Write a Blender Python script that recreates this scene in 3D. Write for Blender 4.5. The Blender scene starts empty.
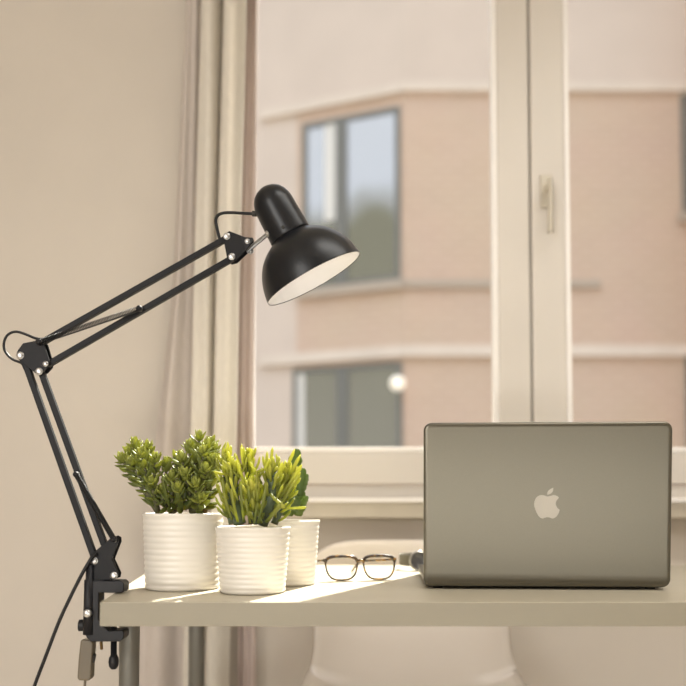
import bpy, math, random
from mathutils import Vector, Matrix
R = math.radians
random.seed(7)
SC = bpy.context.scene
COL = SC.collection

# ------------------------------------------------------------------ camera geometry
F, PX, PY = 800.0, 343.0, 465.0          # focal length and principal point in pixels of the 686 frame
PITCH = R(2.5)
CAMZ = 0.87
FW = Vector((0, math.cos(PITCH), math.sin(PITCH)))
UP = Vector((0, -math.sin(PITCH), math.cos(PITCH)))
CAM = Vector((0, 0, CAMZ))
DESK = 0.74

def ray(px, py):
    return FW + Vector((1, 0, 0)) * ((px - PX) / F) - UP * ((py - PY) / F)

def at(px, py, d):
    r = ray(px, py)
    return CAM + r * (d / r.y)

def on_desk(px, py):
    r = ray(px, py)
    return CAM + r * ((DESK - CAMZ) / r.z)

# ------------------------------------------------------------------ materials
def mat(name, col, rough=0.5, metal=0.0, var=0.06, scale=40.0, bump=0.0, spec=0.5, trans=0.0, stretch=None, coat=0.0):
    m = bpy.data.materials.new(name)
    m.use_nodes = True
    nt = m.node_tree
    b = nt.nodes['Principled BSDF']
    b.inputs['Roughness'].default_value = rough
    b.inputs['Metallic'].default_value = metal
    b.inputs['Specular IOR Level'].default_value = spec
    b.inputs['Coat Weight'].default_value = coat
    tc = nt.nodes.new('ShaderNodeTexCoord')
    mp = nt.nodes.new('ShaderNodeMapping')
    if stretch:
        mp.inputs['Scale'].default_value = stretch
    nz = nt.nodes.new('ShaderNodeTexNoise')
    nz.inputs['Scale'].default_value = scale
    nz.inputs['Detail'].default_value = 4
    cr = nt.nodes.new('ShaderNodeValToRGB')
    c = Vector(col)
    cr.color_ramp.elements[0].position = 0.3
    cr.color_ramp.elements[1].position = 0.7
    cr.color_ramp.elements[0].color = (*(c * (1 - var)), 1)
    cr.color_ramp.elements[1].color = (*[min(1, v) for v in c * (1 + var)], 1)
    L = nt.links.new
    L(tc.outputs['Object'], mp.inputs['Vector'])
    L(mp.outputs['Vector'], nz.inputs['Vector'])
    L(nz.outputs['Fac'], cr.inputs['Fac'])
    L(cr.outputs['Color'], b.inputs['Base Color'])
    if bump:
        bp = nt.nodes.new('ShaderNodeBump')
        bp.inputs['Strength'].default_value = bump
        bp.inputs['Distance'].default_value = 0.002
        L(nz.outputs['Fac'], bp.inputs['Height'])
        L(bp.outputs['Normal'], b.inputs['Normal'])
    if trans:
        t = nt.nodes.new('ShaderNodeBsdfTranslucent')
        mx = nt.nodes.new('ShaderNodeMixShader')
        mx.inputs['Fac'].default_value = trans
        L(cr.outputs['Color'], t.inputs['Color'])
        L(b.outputs['BSDF'], mx.inputs[1])
        L(t.outputs['BSDF'], mx.inputs[2])
        L(mx.outputs['Shader'], nt.nodes['Material Output'].inputs['Surface'])
    return m

def leaf_mat(name, c0, c1, trans, tcol):
    m = bpy.data.materials.new(name)
    m.use_nodes = True
    nt = m.node_tree
    b = nt.nodes['Principled BSDF']
    b.inputs['Roughness'].default_value = 0.38
    at_ = nt.nodes.new('ShaderNodeAttribute'); at_.attribute_name = 'tint'
    cr = nt.nodes.new('ShaderNodeValToRGB')
    cr.color_ramp.elements[0].color = (*c0, 1)
    cr.color_ramp.elements[1].color = (*c1, 1)
    t = nt.nodes.new('ShaderNodeBsdfTranslucent')
    mxc = nt.nodes.new('ShaderNodeMix'); mxc.data_type = 'RGBA'
    mxc.inputs['Factor'].default_value = 0.65
    mxc.inputs[7].default_value = (*tcol, 1)
    mx = nt.nodes.new('ShaderNodeMixShader'); mx.inputs['Fac'].default_value = trans
    L = nt.links.new
    L(at_.outputs['Fac'], cr.inputs['Fac'])
    L(cr.outputs['Color'], b.inputs['Base Color'])
    L(cr.outputs['Color'], mxc.inputs[6])
    L(mxc.outputs[2], t.inputs['Color'])
    L(b.outputs['BSDF'], mx.inputs[1]); L(t.outputs['BSDF'], mx.inputs[2])
    L(mx.outputs['Shader'], nt.nodes['Material Output'].inputs['Surface'])
    return m

def clear_mat(name, tint=(1, 1, 1), gloss=0.06, rough=0.02):
    m = bpy.data.materials.new(name); m.use_nodes = True
    nt = m.node_tree
    for n in list(nt.nodes):
        if n.type == 'BSDF_PRINCIPLED': nt.nodes.remove(n)
    a = nt.nodes.new('ShaderNodeBsdfTransparent'); a.inputs['Color'].default_value = (*tint, 1)
    g = nt.nodes.new('ShaderNodeBsdfGlossy'); g.inputs['Roughness'].default_value = rough
    fr = nt.nodes.new('ShaderNodeFresnel'); fr.inputs['IOR'].default_value = 1.0 + gloss * 6
    mx = nt.nodes.new('ShaderNodeMixShader')
    L = nt.links.new
    L(fr.outputs['Fac'], mx.inputs['Fac'])
    L(a.outputs['BSDF'], mx.inputs[1]); L(g.outputs['BSDF'], mx.inputs[2])
    L(mx.outputs['Shader'], nt.nodes['Material Output'].inputs['Surface'])
    return m

def brick_mat(name, c1, c2, mortar):
    m = bpy.data.materials.new(name); m.use_nodes = True
    nt = m.node_tree
    b = nt.nodes['Principled BSDF']; b.inputs['Roughness'].default_value = 0.9
    tc = nt.nodes.new('ShaderNodeTexCoord')
    mp = nt.nodes.new('ShaderNodeMapping'); mp.inputs['Rotation'].default_value = (R(90), 0, 0)
    bk = nt.nodes.new('ShaderNodeTexBrick')
    bk.inputs['Color1'].default_value = (*c1, 1); bk.inputs['Color2'].default_value = (*c2, 1)
    bk.inputs['Mortar'].default_value = (*mortar, 1)
    bk.inputs['Scale'].default_value = 1.0
    bk.inputs['Brick Width'].default_value = 0.24; bk.inputs['Row Height'].default_value = 0.085
    bk.inputs['Mortar Size'].default_value = 0.01
    nz = nt.nodes.new('ShaderNodeTexNoise'); nz.inputs['Scale'].default_value = 1.3; nz.inputs['Detail'].default_value = 5
    mx = nt.nodes.new('ShaderNodeMix'); mx.data_type = 'RGBA'; mx.blend_type = 'MULTIPLY'
    mx.inputs['Factor'].default_value = 0.35
    L = nt.links.new
    L(tc.outputs['Object'], mp.inputs['Vector']); L(mp.outputs['Vector'], bk.inputs['Vector'])
    L(tc.outputs['Object'], nz.inputs['Vector'])
    L(bk.outputs['Color'], mx.inputs[6]); L(nz.outputs['Color'], mx.inputs[7])
    mx2 = nt.nodes.new('ShaderNodeMix'); mx2.data_type = 'RGBA'
    mx2.inputs['Factor'].default_value = 0.22
    L(bk.outputs['Color'], mx2.inputs[6]); L(mx.outputs[2], mx2.inputs[7])
    L(mx2.outputs[2], b.inputs['Base Color'])
    return m

def pane_mat(name, col, gloss):
    m = bpy.data.materials.new(name); m.use_nodes = True
    nt = m.node_tree
    b = nt.nodes['Principled BSDF']; b.inputs['Base Color'].default_value = (*col, 1); b.inputs['Roughness'].default_value = 0.6
    g = nt.nodes.new('ShaderNodeBsdfGlossy'); g.inputs['Roughness'].default_value = 0.03
    nz = nt.nodes.new('ShaderNodeTexNoise'); nz.inputs['Scale'].default_value = 1.2
    bp = nt.nodes.new('ShaderNodeBump'); bp.inputs['Strength'].default_value = 0.05; bp.inputs['Distance'].default_value = 0.05
    mx = nt.nodes.new('ShaderNodeMixShader'); mx.inputs['Fac'].default_value = gloss
    L = nt.links.new
    L(nz.outputs['Fac'], bp.inputs['Height']); L(bp.outputs['Normal'], g.inputs['Normal'])
    L(b.outputs['BSDF'], mx.inputs[1]); L(g.outputs['BSDF'], mx.inputs[2])
    L(mx.outputs['Shader'], nt.nodes['Material Output'].inputs['Surface'])
    return m

def tortoise_mat():
    m = mat('tortoiseshell', (0.1, 0.05, 0.02), 0.25)
    nt = m.node_tree
    cr = [n for n in nt.nodes if n.type == 'VALTORGB'][0]
    nz = [n for n in nt.nodes if n.type == 'TEX_NOISE'][0]
    nz.inputs['Scale'].default_value = 130
    cr.color_ramp.elements[0].position = 0.5; cr.color_ramp.elements[0].color = (0.03, 0.018, 0.012, 1)
    cr.color_ramp.elements[1].position = 0.7; cr.color_ramp.elements[1].color = (0.55, 0.30, 0.07, 1)
    return m

def emit_mat(name, col, s):
    m = bpy.data.materials.new(name); m.use_nodes = True
    b = m.node_tree.nodes['Principled BSDF']
    b.inputs['Base Color'].default_value = (*col, 1)
    b.inputs['Emission Color'].default_value = (*col, 1); b.inputs['Emission Strength'].default_value = s
    return m

M = {}
M['wall'] = mat('wall_paint', (0.60, 0.545, 0.48), 0.85, var=0.02, scale=6, bump=0.05)
M['ceiling'] = mat('ceiling_paint', (0.75, 0.7, 0.62), 0.9, var=0.02, scale=6)
M['floor'] = mat('floor_wood', (0.62, 0.54, 0.43), 0.5, var=0.15, scale=5, stretch=(1, 12, 1))
M['frame'] = mat('window_paint', (0.66, 0.61, 0.55), 0.4, var=0.015, scale=8)
M['bead'] = mat('bead_white', (0.90, 0.86, 0.82), 0.35, var=0.01)
M['seal'] = mat('window_seal', (0.25, 0.23, 0.2), 0.6)
M['sill'] = mat('sill_stone', (0.66, 0.60, 0.5), 0.45, var=0.03, scale=20)
M['glass'] = clear_mat('window_glass', (0.97, 0.98, 0.97), 0.012)
M['handle'] = mat('handle_metal', (0.6, 0.55, 0.46), 0.35, metal=0.4, var=0.03)
M['curtain'] = mat('curtain_linen', (0.78, 0.73, 0.65), 0.9, var=0.05, scale=300, stretch=(1, 1, 0.15), trans=0.25)
M['lining'] = mat('curtain_rose', (0.60, 0.50, 0.455), 0.9, var=0.05, scale=300, stretch=(1, 1, 0.15), trans=0.12)
M['mauve'] = mat('curtain_mauve', (0.53, 0.47, 0.425), 0.9, var=0.05, scale=300, stretch=(1, 1, 0.15))
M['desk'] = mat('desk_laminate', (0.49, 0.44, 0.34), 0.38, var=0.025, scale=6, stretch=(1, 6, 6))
M['front_shade'] = mat('desk_front_shade', (0.275, 0.245, 0.180), 0.4, var=0.025, scale=6, stretch=(1, 6, 6))  # darker copy of the desk laminate, shade on the front put into the colour
M['leg'] = mat('desk_leg_grey', (0.17, 0.165, 0.145), 0.4, metal=0.3, var=0.03)
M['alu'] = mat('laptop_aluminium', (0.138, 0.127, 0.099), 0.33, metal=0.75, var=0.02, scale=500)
M['logo'] = mat('logo_white', (0.47, 0.44, 0.38), 0.5, var=0.01)
M['rubber'] = mat('dark_rubber', (0.03, 0.028, 0.025), 0.6)
M['keys'] = mat('black_keys', (0.02, 0.02, 0.02), 0.5)
M['screen'] = mat('dark_screen', (0.015, 0.015, 0.018), 0.12)
M['black'] = mat('black_enamel', (0.006, 0.0068, 0.009), 0.33, var=0.1, scale=60, spec=0.36)
M['blackflat'] = mat('black_paint', (0.009, 0.009, 0.0105), 0.5, var=0.1, scale=60, spec=0.22)
M['plastic'] = mat('black_plastic', (0.011, 0.011, 0.0135), 0.45, var=0.1, scale=90, bump=0.05, spec=0.3)
M['chrome'] = mat('chrome', (0.58, 0.58, 0.58), 0.3, metal=0.9, var=0.03)
M['spring'] = mat('spring_steel', (0.022, 0.022, 0.023), 0.4, metal=0.4, spec=0.3)
M['white_in'] = mat('shade_white', (0.92, 0.905, 0.895), 0.5, var=0.01)
M['cord'] = mat('black_cord', (0.009, 0.009, 0.01), 0.45, spec=0.3)
M['switch'] = mat('switch_olive', (0.13, 0.105, 0.07), 0.4, var=0.05)
M['brass'] = mat('brass', (0.45, 0.27, 0.11), 0.35, metal=0.6)
M['pot'] = mat('white_ceramic', (0.80, 0.76, 0.69), 0.32, var=0.015, scale=15, trans=0.06)
M['soil'] = mat('soil', (0.16, 0.08, 0.04), 0.95, var=0.5, scale=150, bump=0.8)
M['stem'] = mat('jade_stem', (0.13, 0.13, 0.06), 0.7, var=0.25, scale=120)
M['dstem'] = mat('dark_stem', (0.085, 0.115, 0.06), 0.6, var=0.3, scale=150)
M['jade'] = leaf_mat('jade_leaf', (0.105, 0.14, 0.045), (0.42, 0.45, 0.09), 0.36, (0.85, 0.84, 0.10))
M['finger'] = leaf_mat('finger_leaf', (0.075, 0.12, 0.035), (0.68, 0.66, 0.11), 0.42, (0.90, 0.90, 0.10))
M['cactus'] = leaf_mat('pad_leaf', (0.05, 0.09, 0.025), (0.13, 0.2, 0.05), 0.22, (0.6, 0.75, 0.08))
M['tort'] = tortoise_mat()
M['lens'] = clear_mat('lens', (0.97, 0.96, 0.93), 0.07)
M['hinge'] = mat('hinge_metal', (0.5, 0.42, 0.28), 0.3, metal=0.8)
M['strap'] = mat('watch_strap', (0.125, 0.115, 0.085), 0.7, var=0.25, scale=400, bump=0.3)
M['steel'] = mat('watch_steel', (0.42, 0.41, 0.38), 0.3, metal=0.85)
M['dial'] = mat('watch_dial', (0.09, 0.09, 0.095), 0.25)
M['chair'] = mat('chair_shell_white', (0.88, 0.81, 0.74), 0.4, var=0.01, scale=5)
M['chairleg'] = mat('chair_leg_wood', (0.5, 0.35, 0.2), 0.5, var=0.15, scale=8, stretch=(8, 8, 1))
M['brick'] = brick_mat('tan_brick', (0.70, 0.53, 0.42), (0.67, 0.505, 0.40), (0.74, 0.59, 0.49))
M['render'] = mat('pale_render', (0.74, 0.63, 0.56), 0.9, var=0.03, scale=2)
M['band'] = mat('concrete_band', (0.80, 0.70, 0.62), 0.9, var=0.05, scale=3)
M['sillgrey'] = mat('grey_sill', (0.53, 0.45, 0.38), 0.8, var=0.05)
M['wframe'] = mat('grey_window_frame', (0.20, 0.20, 0.19), 0.5)
M['whiteframe'] = mat('white_blind', (0.82, 0.80, 0.78), 0.6)
M['pane'] = pane_mat('facade_pane', (0.15, 0.15, 0.14), 0.45)
M['globe'] = emit_mat('glint_glow', (1.0, 0.93, 0.82), 0.55)  # glow that stands in for a sun glint
M['fill_bulb'] = emit_mat('shade_fill_glow', (1.0, 0.96, 0.96), 2.4)  # added glow to brighten the inside of the lamp shade
M['street'] = mat('paving', (0.5, 0.45, 0.38), 0.9, var=0.1, scale=2)
M['roof'] = mat('roof_felt', (0.3, 0.27, 0.25), 0.9)

# ------------------------------------------------------------------ mesh builder
def catmull(pts, n=8):
    pts = [Vector(p) for p in pts]
    if len(pts) < 3: return pts
    P = [pts[0] * 2 - pts[1]] + pts + [pts[-1] * 2 - pts[-2]]
    out = []
    for i in range(1, len(P) - 2):
        a, b, c, d = P[i - 1], P[i], P[i + 1], P[i + 2]
        for k in range(n):
            t = k / n
            out.append(0.5 * ((2 * b) + (c - a) * t + (2 * a - 5 * b + 4 * c - d) * t * t + (3 * b - a - 3 * c + d) * t ** 3))
    out.append(pts[-1])
    return out

class MB:
    def __init__(s):
        s.v, s.f, s.sm, s.tint, s.cur, s.grad = [], [], [], [], 0.0, 0.0
    def add(s, vs, fs, smooth=True):
        o = len(s.v)
        s.v += [tuple(v) for v in vs]
        s.tint += [s.cur] * len(vs)
        s.f += [tuple(i + o for i in f) for f in fs]
        s.sm += [smooth] * len(fs)
    def box(s, lo, hi):
        x0, y0, z0 = lo; x1, y1, z1 = hi
        vs = [(x0,y0,z0),(x1,y0,z0),(x1,y1,z0),(x0,y1,z0),(x0,y0,z1),(x1,y0,z1),(x1,y1,z1),(x0,y1,z1)]
        s.add(vs, [(3,2,1,0),(4,5,6,7),(0,1,5,4),(1,2,6,5),(2,3,7,6),(3,0,4,7)], False)
    def hexa(s, v8):
        s.add(v8, [(3,2,1,0),(4,5,6,7),(0,1,5,4),(1,2,6,5),(2,3,7,6),(3,0,4,7)], False)
    def bar(s, p, q, w, d, deep=Vector((0, 1, 0))):
        p, q = Vector(p), Vector(q)
        t = (q - p).normalized(); a = deep.cross(t).normalized() * (w / 2); b = deep.normalized() * (d / 2)
        s.hexa([p - a - b, p + a - b, p + a + b, p - a + b, q - a - b, q + a - b, q + a + b, q - a + b])
    def prism(s, pts, y0, y1):
        n = len(pts); pts = [Vector(p) for p in pts]
        area = sum(pts[i].x * pts[(i+1) % n].z - pts[(i+1) % n].x * pts[i].z for i in range(n))
        if area < 0: pts = pts[::-1]
        vs = [Vector((p.x, p.y + y0, p.z)) for p in pts] + [Vector((p.x, p.y + y1, p.z)) for p in pts]
        s.add(vs, [tuple(range(n)), tuple(range(2*n-1, n-1, -1))] + [((i+1) % n, i, n+i, n+(i+1) % n) for i in range(n)], False)
    def tube(s, pts, r, sides=8, caps=True, closed=False, flat=1.0):
        pts = [Vector(p) for p in pts]; n = len(pts)
        rs = r if isinstance(r, (list, tuple)) else [r] * n
        T = []
        for i in range(n):
            a = pts[(i - 1) % n] if (closed or i > 0) else pts[0]
            b = pts[(i + 1) % n] if (closed or i < n - 1) else pts[-1]
            T.append((b - a).normalized())
        ref = Vector((0, 0, 1)) if abs(T[0].z) < 0.9 else Vector((0, 1, 0))
        N = (ref - T[0] * ref.dot(T[0])).normalized()
        vs = []
        for i in range(n):
            N = (N - T[i] * N.dot(T[i])).normalized(); B = T[i].cross(N)
            for k in range(sides):
                a = 2 * math.pi * k / sides
                vs.append(pts[i] + (N * math.cos(a) + B * math.sin(a) * flat) * rs[i])
        fs = []
        for i in range(n if closed else n - 1):
            j = (i + 1) % n
            for k in range(sides):
                k2 = (k + 1) % sides
                fs.append((i*sides+k, i*sides+k2, j*sides+k2, j*sides+k))
        s.add(vs, fs)
        if caps and not closed:
            o = len(s.v) - len(vs)
            s.f += [tuple(o + k for k in range(sides))[::-1], tuple(o + (n-1)*sides + k for k in range(sides))]
            s.sm += [False, False]
    def lathe(s, prof, origin, axis, segs=48, mod=None):
        origin, axis = Vector(origin), Vector(axis).normalized()
        ref = Vector((0, 0, 1)) if abs(axis.z) < 0.9 else Vector((1, 0, 0))
        a = (ref - axis * ref.dot(axis)).normalized(); b = axis.cross(a)
        vs = []; n = len(prof)
        for r, h in prof:
            for k in range(segs):
                t = 2 * math.pi * k / segs
                vs.append(origin + axis * h + (a * math.cos(t) + b * math.sin(t)) * max(r, 1e-5))
        fs = [(i*segs+k, i*segs+(k+1) % segs, (i+1)*segs+(k+1) % segs, (i+1)*segs+k) for i in range(n-1) for k in range(segs)]
        s.add(vs, fs)
    def cyl(s, p, q, r, segs=20, dome=0.0):
        p, q = Vector(p), Vector(q); h = (q - p).length
        prof = [(0, 0), (r, 0), (r, 0), (r, h), (r, h)]
        if dome:
            prof = [(0, 0), (r, 0), (r, h * 0.55), (r * 0.92, h * 0.8), (r * 0.7, h * 0.95), (0, h)]
        else:
            prof.append((0, h))
        s.lathe(prof, p, q - p, segs)
    def leaf(s, base, d, nrm, L, W, T, curl=0.0, kind='oval', rings=7, sides=8, cren=0.0):
        d = Vector(d).normalized(); nrm = Vector(nrm); nrm = (nrm - d * nrm.dot(d)).normalized(); sd = d.cross(nrm)
        vs = []; fs = []
        for i in range(rings + 1):
            t = i / rings
            if kind == 'oval': w = max(0.03, math.sin(math.pi * min(1, 0.06 + 0.94 * t ** 0.85)) ** 0.7)
            elif kind == 'finger': w = (0.62 + 0.38 * t) * (1.0 if t < 0.82 else max(0.05, math.sqrt(max(0, 1 - ((t - 0.82) / 0.182) ** 2))))
            else: w = max(0.04, math.sin(math.pi * (0.08 + 0.9 * t)) ** 0.5) * (1 + cren * math.sin(t * math.pi * 9))
            c = Vector(base) + d * (L * t) + nrm * (curl * L * t * t)
            for k in range(sides):
                a = 2 * math.pi * k / sides
                vs.append(c + sd * (math.cos(a) * W * 0.5 * w) + nrm * (math.sin(a) * T * 0.5 * min(w, 1)))
        for i in range(rings):
            for k in range(sides):
                k2 = (k + 1) % sides
                fs.append((i*sides+k, i*sides+k2, (i+1)*sides+k2, (i+1)*sides+k))
        fs.append(tuple(range(sides))[::-1]); fs.append(tuple(rings*sides + k for k in range(sides)))
        o = len(s.tint)
        s.add(vs, fs)
        if s.grad:
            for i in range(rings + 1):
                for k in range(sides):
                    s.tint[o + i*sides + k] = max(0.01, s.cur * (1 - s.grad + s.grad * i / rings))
    def build(s, name, m, parent=None, bevel=0.0, segs=2):
        me = bpy.data.meshes.new(name)
        me.from_pydata(s.v, [], s.f); me.validate(); me.update()
        if len(me.polygons) == len(s.sm):
            me.polygons.foreach_set('use_smooth', s.sm)
        if any(s.tint):
            a = me.attributes.new('tint', 'FLOAT', 'POINT')
            if len(me.vertices) == len(s.tint): a.data.foreach_set('value', s.tint)
        o = bpy.data.objects.new(name, me); COL.objects.link(o)
        me.materials.append(m)
        if parent is not None:
            o.parent = parent
            bpy.context.view_layer.update()
            o.matrix_parent_inverse = parent.matrix_world.inverted()
        if bevel:
            b = o.modifiers.new('bevel', 'BEVEL'); b.width = bevel; b.segments = segs; b.limit_method = 'ANGLE'; b.angle_limit = R(40)
            b.harden_normals = False
        return o

def thing(name, label, cat, loc, group=None):
    o = bpy.data.objects.new(name, None); COL.objects.link(o); o.location = loc; o.empty_display_size = 0.05
    o['label'] = label; o['category'] = cat
    if group: o['group'] = group
    bpy.context.view_layer.update()
    return o
def tag(o, label, cat, group=None):
    o['label'] = label; o['category'] = cat
    if group: o['group'] = group
def struct(o, label=None):
    o['kind'] = 'structure'
    if label: o['label'] = label
    return o

# ------------------------------------------------------------------ room shell
DW = 1.80                                  # inner face of the window sashes
WF = DW + 0.02                             # inner face of the wall
def wx(px): return at(px, 300, DW).x
OX0, OX1 = wx(218), 1.06                   # window opening
OZ0, OZ1 = at(400, 499, DW).z, 2.32
mb = MB()
mb.box((-1.9, WF, -0.1), (OX0, WF + 0.16, 2.52)); mb.box((OX1, WF, -0.1), (2.2, WF + 0.16, 2.52))
mb.box((OX0, WF, -0.1), (OX1, WF + 0.16, OZ0)); mb.box((OX0, WF, OZ1), (OX1, WF + 0.16, 2.52))
struct(mb.build('wall_back', M['wall']), 'plain beige wall around the window')
mb = MB(); mb.box((-2.0, -2.2, -0.1), (-1.9, WF + 0.16, 2.52)); struct(mb.build('wall_left', M['wall']))
mb = MB(); mb.box((2.2, -2.2, -0.1), (2.3, WF + 0.16, 2.52)); struct(mb.build('wall_right', M['wall']))
mb = MB(); mb.box((-2.0, -2.3, -0.1), (2.3, -2.2, 2.52)); struct(mb.build('wall_front', M['wall']))
mb = MB(); mb.box((-2.0, -2.2, -0.1), (2.3, WF, 0.0)); struct(mb.build('floor', M['floor']))
mb = MB(); mb.box((-2.0, -2.2, 2.5), (2.3, WF + 0.16, 2.58)); struct(mb.build('ceiling', M['ceiling']))

win = bpy.data.objects.new('window_1', None); COL.objects.link(win)
win.location = (wx(532), DW, OZ0); win['kind'] = 'structure'; win['label'] = 'double casement window with pale painted frame above the desk'
bpy.context.view_layer.update()
YB = DW + 0.055
zb = lambda y: at(343, y, DW).z
mb = MB()                                   # fixed outer frame
mb.box((OX0, DW + 0.012, OZ0), (OX1, YB + 0.03, zb(485)))
mb.box((OX0, DW + 0.012, OZ1 - 0.05), (OX1, YB + 0.03, OZ1))
mb.box((OX0, DW + 0.012, OZ0), (OX0 + 0.03, YB + 0.03, OZ1)); mb.box((OX1 - 0.05, DW + 0.012, OZ0), (OX1, YB + 0.03, OZ1))
mb.build('window_frame', M['frame'], win, 0.002)
def sash(x0, x1, wl, wr):
    z0, z1 = zb(484), OZ1 - 0.045
    m = MB(); rail = zb(452) - zb(484)
    m.box((x0, DW, z0), (x0 + wl, YB, z1)); m.box((x1 - wr, DW, z0), (x1, YB, z1))
    m.box((x0 + wl, DW, z0), (x1 - wr, YB, z0 + rail)); m.box((x0 + wl, DW, z1 - 0.07), (x1 - wr, YB, z1))
    o = m.build('window_sash', M['frame'], win, 0.004)
    b = MB(); t = 0.0115                     # glazing bead
    xa, xb, za, zc = x0 + wl, x1 - wr, z0 + rail, z1 - 0.07
    b.box((xa, DW + 0.001, za), (xb, DW + 0.03, za + t)); b.box((xa, DW + 0.008, zc - t), (xb, DW + 0.03, zc))
    b.box((xa, DW + 0.001, za + t), (xa + t, DW + 0.03, zc - t)); b.box((xb - t, DW + 0.001, za + t), (xb, DW + 0.03, zc - t))
    b.build('glazing_bead', M['bead'], o, 0.0015)
    g = MB(); g.box((xa, DW + 0.032, za), (xb, DW + 0.036, zc)); g.build('window_pane', M['glass'], o)
    return o
sash(OX0 + 0.02, wx(530.5), 0.05, wx(530.5) - wx(498.5))
rs = sash(wx(532.5), OX1 - 0.04, wx(566.5) - wx(532.5), 0.07)
mb = MB(); mb.box((wx(530.3), DW + 0.012, zb(484)), (wx(532.7), YB, OZ1 - 0.05)); mb.build('window_seal', M['seal'], win)
mb = MB(); hx = wx(547)
mb.box((hx - 0.013, DW - 0.009, zb(208)), (hx + 0.013, DW - 0.0005, zb(176)))
mb.cyl((hx, DW - 0.004, zb(190)), (hx, DW - 0.04, zb(190)), 0.008)
mb.tube(catmull([(hx, DW - 0.038, zb(186)), (hx, DW - 0.042, zb(200)), (hx, DW - 0.038, zb(220)), (hx, DW - 0.036, zb(238))]), 0.009, 10, flat=0.75)
mb.build('window_handle', M['handle'], win, 0.002)
mb = MB(); mb.box((OX0 - 0.03, DW - 0.03, OZ0 - 0.008), (OX1 + 0.05, WF - 0.001, OZ0 + 0.003)); mb.build('sill_nose', M['bead'], win, 0.002)
mb = MB()
mb.box((OX0 - 0.02, DW - 0.012, at(400, 518, DW).z), (OX1 + 0.04, WF - 0.001, OZ0 - 0.008))
mb.build('window_sill', M['sill'], win, 0.003)

# ------------------------------------------------------------------ curtains
def cloth(name, m, ctrl, left, right, s0, s1, d0, z0=0.015, z1=2.47, rows=40, wob=0.004, thick=0.0012):
    prof = catmull([(s, d, 0) for s, d in ctrl], 8)
    vs = []; nc = len(prof)
    def lin(tab, z):
        for (za, a), (zc, c) in zip(tab, tab[1:]):
            if z >= zc: return c + (a - c) * min(1.3, (z - zc) / (za - zc))
        return tab[-1][1]
    for r in range(rows + 1):
        z = z0 + (z1 - z0) * r / rows
        pl, pr = lin(left, z), lin(right, z)
        for p in prof:
            px = pl + (p.x - s0) / (s1 - s0) * (pr - pl)
            dd = d0 + 0.65 * p.y * (1 + 0.25 * math.sin(z * 2.1 + p.x * 0.11)) + wob * math.sin(z * 3.3 + p.x * 0.3)
            vs.append((at(px, 300, d0).x, dd, z))
    fs = [(r*nc+c, r*nc+c+1, (r+1)*nc+c+1, (r+1)*nc+c) for r in range(rows) for c in range(nc-1)]
    b = MB(); b.add(vs, fs); o = b.build(name, m)
    if thick:
        s = o.modifiers.new('thickness', 'SOLIDIFY'); s.thickness = thick; s.offset = 0
    return o
o = cloth('curtain', M['mauve'],
    [(158,0.012),(164,-0.004),(170,-0.014),(177,-0.008),(183,0.004),(188,0.02),(193,0.034),(199,0.04)],
    [(2.5,184),(1.95,183),(1.3,171),(1.05,158),(0.57,141),(0.0,132)],
    [(2.5,204),(1.95,203),(1.3,198),(1.05,196),(0.57,192),(0.0,190)], 158, 199, 1.735)
tag(o, 'greyish flat curtain panel against the wall, flaring towards its hem', 'curtain')
o = cloth('curtain', M['curtain'],
    [(194,0.03),(194.6,0.0),(196,-0.016),(203,-0.024),(209,-0.014),(211.8,0.02),(213,0.034),(214.2,0.02),(217,-0.012),(224,-0.022),(229,-0.016),(232.5,0.0),(236,0.02)],
    [(2.5,199),(1.95,198),(1.3,193),(1.05,192),(0.57,186),(0.0,184)],
    [(2.5,247),(1.95,244),(1.3,237.5),(1.05,236.5),(0.57,231),(0.0,228)], 194, 236, 1.695)
tag(o, 'pale beige linen curtain with one deep dark fold, nearest the window glass', 'curtain')
o = cloth('lining_curtain', M['lining'],
    [(238,0.0),(240.5,0.008),(243,-0.006),(246,0.006),(249,-0.004),(251,-0.004),(253,0.008)],
    [(2.5,246),(1.95,244),(1.3,237),(1.05,236),(0.57,240),(0.0,240)],
    [(2.5,258),(1.95,256),(1.3,254.5),(1.05,254),(0.57,257),(0.0,258)], 238, 253, 1.772, wob=0.001)
tag(o, 'narrow rose-brown curtain strip between the pale beige curtain and the glass', 'curtain')


# ------------------------------------------------------------------ desk
fl = on_desk(100, 602); fy = fl.y
bk = 1.60
lx0, lx1 = fl.x, fl.x - 0.058
TH = DESK - at(400, 626.5, fy).z
desk = thing('desk', 'long beige laminate desk in front of the window', 'desk', (0.3, 1.3, 0))
mb = MB()
mb.hexa([(lx0, fy, DESK-TH), (1.05, fy, DESK-TH), (1.05, bk, DESK-TH), (lx1, bk, DESK-TH), (lx0, fy, DESK), (1.05, fy, DESK), (1.05, bk, DESK), (lx1, bk, DESK)])
tt = mb.build('tabletop', M['desk'], desk, 0.0012)
mb = MB(); mb.box((lx0 + 0.0008, fy - 0.0008, DESK - TH + 0.0006), (1.05, fy - 0.00002, DESK - 0.0008)); mb.build('front_shade_strip', M['front_shade'], tt)  # thin strip that paints the desk front in its shaded tone
for x, y in ((at(129.5, 640, fy + 0.165).x, fy + 0.165), (0.99, fy + 0.165), (at(196.5, 640, bk - 0.09).x, bk - 0.09), (0.99, bk - 0.06)):
    mb = MB(); zt = DESK - TH
    mb.lathe([(0, 0.0), (0.012, 0), (0.015, zt - 0.012), (0.015, zt - 0.008), (0.028, zt - 0.008), (0.028, zt), (0, zt)], (x, y, 0), (0, 0, 1), 24)
    mb.build('leg', M['leg'], desk)

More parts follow.
